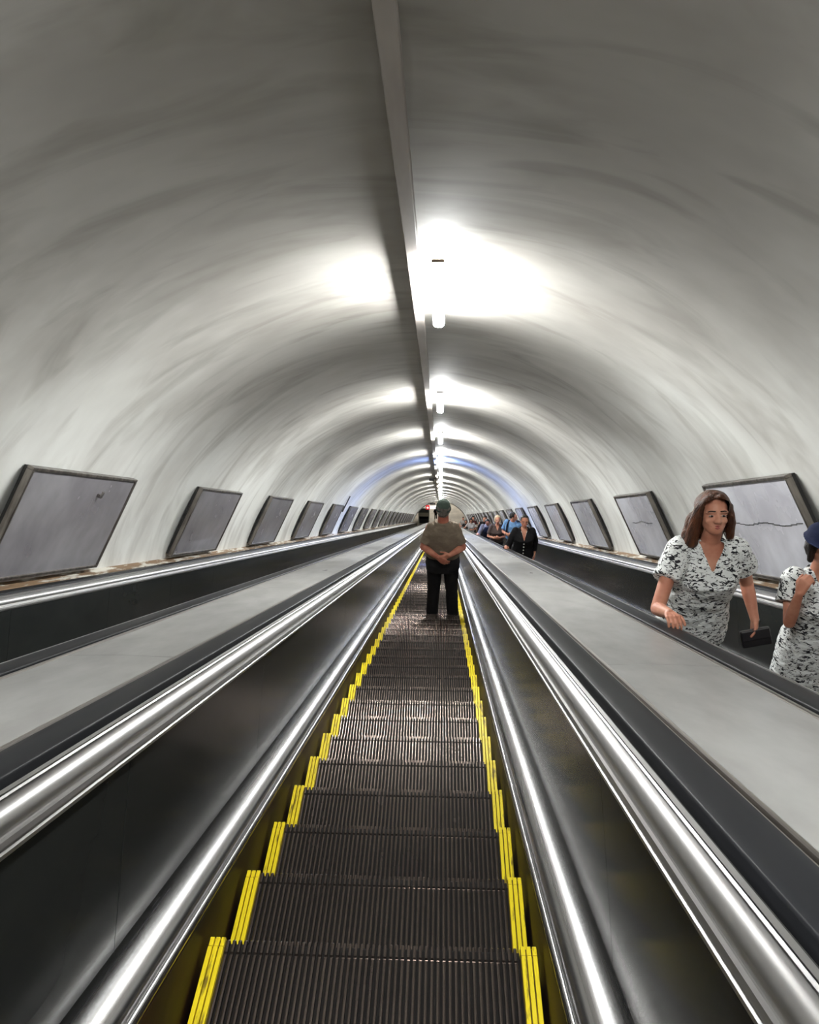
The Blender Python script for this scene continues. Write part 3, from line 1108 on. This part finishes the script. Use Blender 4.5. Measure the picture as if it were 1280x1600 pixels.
            Hh.limb((-0.076, 0.020, 1.68), 0.022, (-0.092, 0.008, 1.58), 0.026)
            Hh.limb((-0.092, 0.006, 1.58), 0.026, (-0.098, -0.012, 1.50), 0.022)
        Hh.apply(headfn)
        hmesh = remesh('hair', Hh, max(vx, 0.006), 5, 0.5, k, rough=0.004)
        # open the hair over the face
        HRi = HR.inverted()

        def hk(c):
            q = Vector(c)
            h = q.z - 0.90
            q = Vector((q.x - sway * h, q.y - lean * h, q.z))
            q = piv + HRi @ (q - piv)
            if q.y > 0.030 and q.z < 1.728 - 5.0 * q.x * q.x and abs(q.x) < 0.066:
                return False
            return True
        bm = bmesh.new()
        bm.from_mesh(hmesh)
        bmesh.ops.delete(bm, geom=[f for f in bm.faces if not hk(f.calc_center_median() / k)], context='FACES')
        bm.to_mesh(hmesh)
        bm.free()
        link('hair', hmesh, sp['hair_mat'], root)
    # ---- face
    if sp.get('face', True):
        for s in (-1, 1):
            e = Prims()
            e.ball((s * 0.031, 0.079, 1.634), (0.0150, 0.010, 0.0062), n=14, m=8)
            e.apply(headfn)
            eo = link('eye', pymesh('eye', [p * k for p in e.v], e.f), MT['eye'], root, True)
            e = Prims()
            e.ball((s * 0.031, 0.0865, 1.634), (0.0066, 0.0038, 0.0060), n=10, m=6)
            e.apply(headfn)
            link('iris', pymesh('iris', [p * k for p in e.v], e.f), MT['iris'], eo, True)
            e = Prims()
            e.limb((s * 0.015, 0.089, 1.6605), 0.0036, (s * 0.036, 0.085, 1.6625), 0.0036, n=8)
            e.limb((s * 0.036, 0.085, 1.6625), 0.0036, (s * 0.054, 0.069, 1.654), 0.0026, n=8)
            e.apply(headfn)
            link('eyebrow', pymesh('eyebrow', [p * k for p in e.v], e.f), MT['iris'], root, True)
        e = Prims()
        e.limb((-0.028, 0.077, 1.5740), 0.0042, (0, 0.0925, 1.578), 0.0056, n=8)
        e.limb((0, 0.0925, 1.578), 0.0056, (0.028, 0.077, 1.5740), 0.0042, n=8)
        e.limb((-0.018, 0.083, 1.568), 0.0045, (0, 0.0915, 1.5665), 0.0068, n=8)
        e.limb((0, 0.0915, 1.5665), 0.0068, (0.018, 0.083, 1.568), 0.0045, n=8)
        e.apply(headfn)
        link('lips', pymesh('lips', [p * k for p in e.v], e.f), MT['lip'], root, True)
    root['head_turn'] = 0
    del root['head_turn']
    return root, headfn, bend, k


def rail_arm(X, yw, H, reach=0.36, lift=0.028, curl=0.5, xr=1.33, raise_elbow=0.0):
    """right arm of somebody facing up the slope, hand on the crowded escalator's inner handrail"""
    k = H / 1.75
    ynose = RUN * math.ceil((yw - CA * PITCH * SPH + YN * SA) / RUN) + CA * PITCH * SPH - YN * SA
    y = reach * k
    z = (YN - 0.535) / CA + (ynose - (yw - y)) * math.tan(ANG) + lift
    x = (X - xr) / k
    return dict(elbow=((0.19 + x) / 2 + 0.06, reach - 0.21, z / k - 0.16 + raise_elbow), wrist=(x, reach - 0.02, z / k + 0.01), f=(0.05, 0.86, 0.36), n=(-0.1, 0.45, -0.88), t=(-1, 0, 0), curl=curl)


def part(root, name, pr, k, m, voxel=None, smooth=3, rough=0.0):
    if voxel:
        me = remesh(name, pr, voxel, smooth, 0.5, k, rough=rough)
    else:
        me = pymesh(name, [p * k for p in pr.v], pr.f)
    return link(name, me, m, root, True)


# --- the man in the cap, hands clasped behind him (he faces away, local +y is down the slope)
olive = cloth('olive_shirt', 128, 114, 98)
man, hf, bend, k = person('man in olive t-shirt and green cap, hands clasped behind his back, seen from behind', 0.215, 9.07, 1.87, 0, dict(
    bulk=1.16, voxel=0.0065, feet=0.135, skin=MT['skin_red'], hair='short', hair_mat=hair_mat('grey_hair', (120, 112, 104), (84, 78, 72)), face=True,
    top_mat=olive, top_name='t_shirt', hem=1.0, shoulder_z=1.385, shoulder_x=0.158, sleeve=0.80, sleeve_r=0.064, sleeve_flare=0.98, arm=1.16, cuff=0.075, wrinkle=0.005, inflate=0.03,
    arms=[dict(elbow=(0.238, -0.07, 1.145), wrist=(0.085, -0.205, 1.115), f=(-0.95, -0.15, -0.32), n=(0, 1, 0.1), t=(0, 0.1, 1), curl=0.55),
          dict(elbow=(-0.238, -0.07, 1.145), wrist=(-0.065, -0.235, 1.105), f=(0.75, -0.05, -0.62), n=(0.1, 1, 0), t=(0.3, 0.1, 1), curl=0.35)]))
c = Prims()
c.ball((0, -0.010, 1.690), (0.083, 0.100, 0.080))
c.limb((0, -0.010, 1.655), 0.090, (0, -0.010, 1.690), 0.086, flat0=True, flat1=True, n=24)
c.ball((0, 0.12, 1.665), (0.075, 0.075, 0.012))
c.apply(hf)
capm = cloth('cap_cloth', 84, 98, 88)
cap = part(man, 'cap', c, k, capm, 0.006, 4)
c = Prims()
c.ring([[Vector((0.093 * cos(2 * pi * i / 24), -0.010 + 0.099 * sin(2 * pi * i / 24), z)) for i in range(24)] for z in (1.640, 1.662)])
c.apply(hf)
part(cap, 'cap_band', c, k, cloth('cap_band_cloth', 58, 70, 66))

# --- the woman in the printed blouse (she faces the viewer: turned round by pi)
brown = mat('brown_hair', srgb(98, 56, 32), 0.45, 0, 0.35, var=srgb(44, 26, 18), vscale=(40, 40, 5), vpos=(0.35, 0.65), bump=0.7, bscale=(90, 90, 8))
wom, hf, bend, k = person('woman with brown shoulder-length hair in black-printed white blouse, hand on the rail', 1.66, 3.87, 1.725, pi, dict(
    female=True, voxel=0.0042, bulk=1.10, hair='long', hair_mat=brown, turn=radians(-2), nod=radians(23), tilt=radians(3), lean=0.10, arm=1.08,
    top_mat=MT['print'], top_name='blouse', hem=0.80, sleeve=0.52, sleeve_r=0.074, sleeve_flare=1.05, vneck=1.345, vslope=0.5, wrinkle=0.007, inflate=0.022,
    arms=[rail_arm(1.66, 3.87, 1.725, 0.51, curl=0.8, xr=1.362, raise_elbow=0.06, lift=0.045),
          dict(elbow=(-0.275, -0.01, 1.15), wrist=(-0.305, 0.13, 1.0), f=(0.02, 0.45, -0.89), n=(1, 0.1, 0), t=(0.1, 0.9, 0.4), curl=0.6)]))
wl = empty('wallet')
tag(wl, 'black wallet in the hand of the woman in printed blouse', 'wallet')
wl.location = wom.matrix_world @ Vector((0, 0, 0)) if False else (0, 0, 0)
bpy.context.view_layer.update()
wl.matrix_world = wom.matrix_world @ Matrix.Translation(Vector((-0.300, 0.205, 0.930)) * k) @ Matrix.Rotation(radians(15), 4, 'Y') @ Matrix.Rotation(radians(20), 4, 'X')
link('wallet_body', boxes('wallet_body', [((0, 0, 0), (0.16, 0.03, 0.10))], 0.008), mat('wallet_leather', srgb(26, 25, 28), 0.4), wl)
link('wallet_flap', boxes('wallet_flap', [((0, 0.018, 0.02), (0.15, 0.008, 0.055))], 0.003), mat('wallet_flap_leather', srgb(34, 33, 36), 0.4), wl)

# --- the girl at the picture's edge
girl, hf, bend, k = person('girl in white floral dress and navy hat, fist raised to her chin', 2.29, 3.72, 1.58, pi, dict(
    female=True, voxel=0.006, bulk=1.0, hair='bob', hair_mat=hair_mat('dark_hair', (44, 34, 30), (26, 20, 18)), nod=radians(4), turn=radians(10), sway=0.10,
    top_mat=MT['print'], top_name='dress', hem=0.62, flare=True, sleeve=0.55, sleeve_r=0.075, sleeve_flare=1.1, vneck=1.36, wrinkle=0.005,
    arms=[dict(elbow=(0.245, 0.16, 1.21), wrist=(0.262, 0.215, 1.46), f=(-0.25, -0.1, 0.9), n=(-0.8, -0.5, -0.3), t=(0.2, -0.9, 0.2), curl=1.2),
          dict(elbow=(-0.24, -0.02, 1.12), wrist=(-0.22, 0.14, 0.95), f=(0.1, 0.6, -0.8), n=(1, 0, 0), t=(0, 0.9, 0.4), curl=0.5)]))
c = Prims()
c.ball((0, -0.010, 1.705), (0.094, 0.106, 0.080))
c.ball((0, 0.02, 1.690), (0.125, 0.155, 0.014))
c.apply(hf)
part(girl, 'hat', c, k, cloth('navy_cloth', 28, 36, 66), 0.007, 4)

# --- riders further down the crowded escalator
SIDE_L = dict(elbow=(-0.25, -0.04, 1.12), wrist=(-0.24, 0.06, 0.90), f=(0, 0.3, -0.95), n=(1, 0, 0), t=(0, 0.95, 0.3), curl=0.4)
SIDE_R = dict(elbow=(0.25, -0.04, 1.12), wrist=(0.24, 0.06, 0.90), f=(0, 0.3, -0.95), n=(-1, 0, 0), t=(0, 0.95, 0.3), curl=0.4)
CROSS_R = dict(elbow=(0.26, 0.06, 1.10), wrist=(0.03, 0.20, 1.10), f=(-1, 0.1, 0.1), n=(0, -1, 0), t=(0, 0, 1), curl=0.4)
CROSS_L = dict(elbow=(-0.26, 0.06, 1.10), wrist=(-0.05, 0.22, 1.14), f=(1, 0.1, 0.1), n=(0, -1, 0), t=(0, 0, 1), curl=0.4)
black_hair = hair_mat('black_hair', (28, 24, 24), (16, 14, 14))
G = 'riders on the crowded escalator'

wa, hf, bend, k = person('woman in black cardigan with short black hair, hand on the handrail', 1.66, 12.55, 1.60, pi, dict(
    female=True, bulk=1.22, voxel=0.009, hair='short', hair_mat=black_hair, nod=radians(8), lean=0.12, top_mat=cloth('black_knit', 25, 24, 26), top_name='cardigan',
    hem=0.82, sleeve=1.85, sleeve_r=0.062, vneck=1.27, vslope=0.3, arms=[rail_arm(1.66, 12.55, 1.60), SIDE_L]), G)
b = Prims()
for z in (1.20, 1.12, 1.04, 0.96):
    b.ball(bend(Vector((0.0, 0.172 + (z - 1.0) * 0.05, z))), (0.014, 0.012, 0.014), n=10, m=6)
part(wa, 'buttons', b, k, mat('pale_button', srgb(200, 196, 188), 0.4))
b = Prims()
for s in (-1, 1):
    b.limb(bend(Vector((s * 0.055, 0.06, 1.44))), 0.006, bend(Vector((0, 0.158, 1.24))), 0.006, n=8)
part(wa, 'neck_cord', b, k, mat('pale_cord', srgb(214, 208, 198), 0.6))

bt = cloth('blue_shirt', 112, 152, 196)
pb_, hf, bend, k = person('man in light blue t-shirt with dark shoulder strap, head turned aside', 2.16, 19.35, 1.82, pi - 0.5, dict(
    bulk=1.08, voxel=0.011, hair='short', hair_mat=black_hair, turn=radians(100), lean=0.10, top_mat=bt, top_name='t_shirt', sleeve=0.75, sleeve_r=0.070,
    arms=[CROSS_R, CROSS_L]), G)
b = Prims()
pts = [(0.10, -0.13, 1.2), (0.10, -0.10, 1.42), (0.10, 0.0, 1.475), (0.105, 0.10, 1.40), (0.11, 0.142, 1.25), (0.12, 0.142, 1.08)]
for p, q in zip(pts[:-1], pts[1:]):
    b.limb(bend(Vector(p)), 0.026, bend(Vector(q)), 0.026, n=8)
part(pb_, 'backpack_strap', b, k, cloth('strap_cloth', 30, 34, 48))
b = Prims()
b.loft([(0.98, -0.20, 0.13, 0.07), (1.08, -0.21, 0.15, 0.09), (1.3, -0.21, 0.15, 0.09), (1.40, -0.19, 0.12, 0.06)])
b.apply(bend)
part(pb_, 'backpack', b, k, cloth('pack_cloth', 32, 36, 50))

person('woman with pale blond hair in brown top, arms folded', 1.78, 20.10, 1.72, pi, dict(
    female=True, bulk=1.12, hair='bob', hair_mat=hair_mat('blond_hair', (214, 196, 160), (170, 148, 112)), nod=radians(10), lean=0.05, turn=radians(4),
    top_mat=cloth('brown_top', 74, 62, 58), top_name='top', sleeve=0.75, sleeve_r=0.066, vneck=1.34, arms=[CROSS_R, CROSS_L]), G)

e_, hf, bend, k = person('dark-haired man in grey shirt and navy vest, leaning on the handrail', 1.72, 22.62, 1.74, pi, dict(
    bulk=1.05, hair='short', hair_mat=black_hair, nod=radians(-22), lean=0.26, sway=0.10, top_mat=cloth('grey_shirt', 142, 140, 146), top_name='shirt', sleeve=1.3, sleeve_r=0.066,
    arms=[rail_arm(1.72, 22.62, 1.74, 0.45), SIDE_L]), G)
b = Prims()
b.loft([(0.93, 0.0, 0.195, 0.150), (1.10, 0.008, 0.192, 0.150), (1.25, 0.008, 0.196, 0.152), (1.36, 0, 0.165, 0.132), (1.42, -0.01, 0.13, 0.105)])
b.apply(bend)
part(e_, 'vest', b, k, cloth('navy_vest', 34, 40, 58), 0.012, 3)

person('rider in black top with dark hair, in front of a grey poster panel', 1.95, 28.75, 1.76, pi, dict(
    bulk=1.05, hair='short', hair_mat=black_hair, lean=0.08, nod=radians(-8), top_mat=cloth('black_top', 30, 29, 32), top_name='top', sleeve=1.8, arms=[SIDE_R, SIDE_L]), G)
person('rider in white top under a dark jacket, hand on the rail, far down', 1.70, 36.45, 1.64, pi, dict(
    female=True, voxel=0.014, bulk=1.08, hair='bob', hair_mat=black_hair, lean=0.06, top_mat=cloth('white_top', 206, 202, 204), top_name='top', sleeve=0.6, arms=[rail_arm(1.70, 36.45, 1.64), CROSS_L]), G)
person('small distant rider in dark red top near the lower end', 1.95, 39.9, 1.66, pi, dict(
    female=True, voxel=0.016, hair='bob', hair_mat=black_hair, top_mat=cloth('dark_red_top', 84, 44, 46), top_name='top', sleeve=0.6, arms=[SIDE_R, SIDE_L]), G)
person('small distant rider in black with bare forearms', 1.66, 43.3, 1.58, pi, dict(
    female=True, voxel=0.016, hair='bob', hair_mat=black_hair, top_mat=cloth('charcoal_top', 38, 36, 38), top_name='top', sleeve=0.6, arms=[rail_arm(1.66, 43.3, 1.58), SIDE_L]), G)
person('farthest visible rider in pale shirt, just a speck by the tunnel end', 1.70, 50.2, 1.60, pi, dict(
    voxel=0.018, hair='short', hair_mat=black_hair, top_mat=cloth('pale_shirt', 170, 164, 158), top_name='shirt', sleeve=0.6, arms=[SIDE_R, SIDE_L]), G)
person('person in dark clothes walking on the bright lower landing', -0.55, yb + 2.2, 1.70, 0, dict(
    floor=True, voxel=0.02, hair='short', hair_mat=black_hair, top_mat=cloth('dark_coat', 34, 32, 36), top_name='coat', sleeve=1.8, arms=[SIDE_R, SIDE_L]))

bpy.data.scenes.remove(WORK)
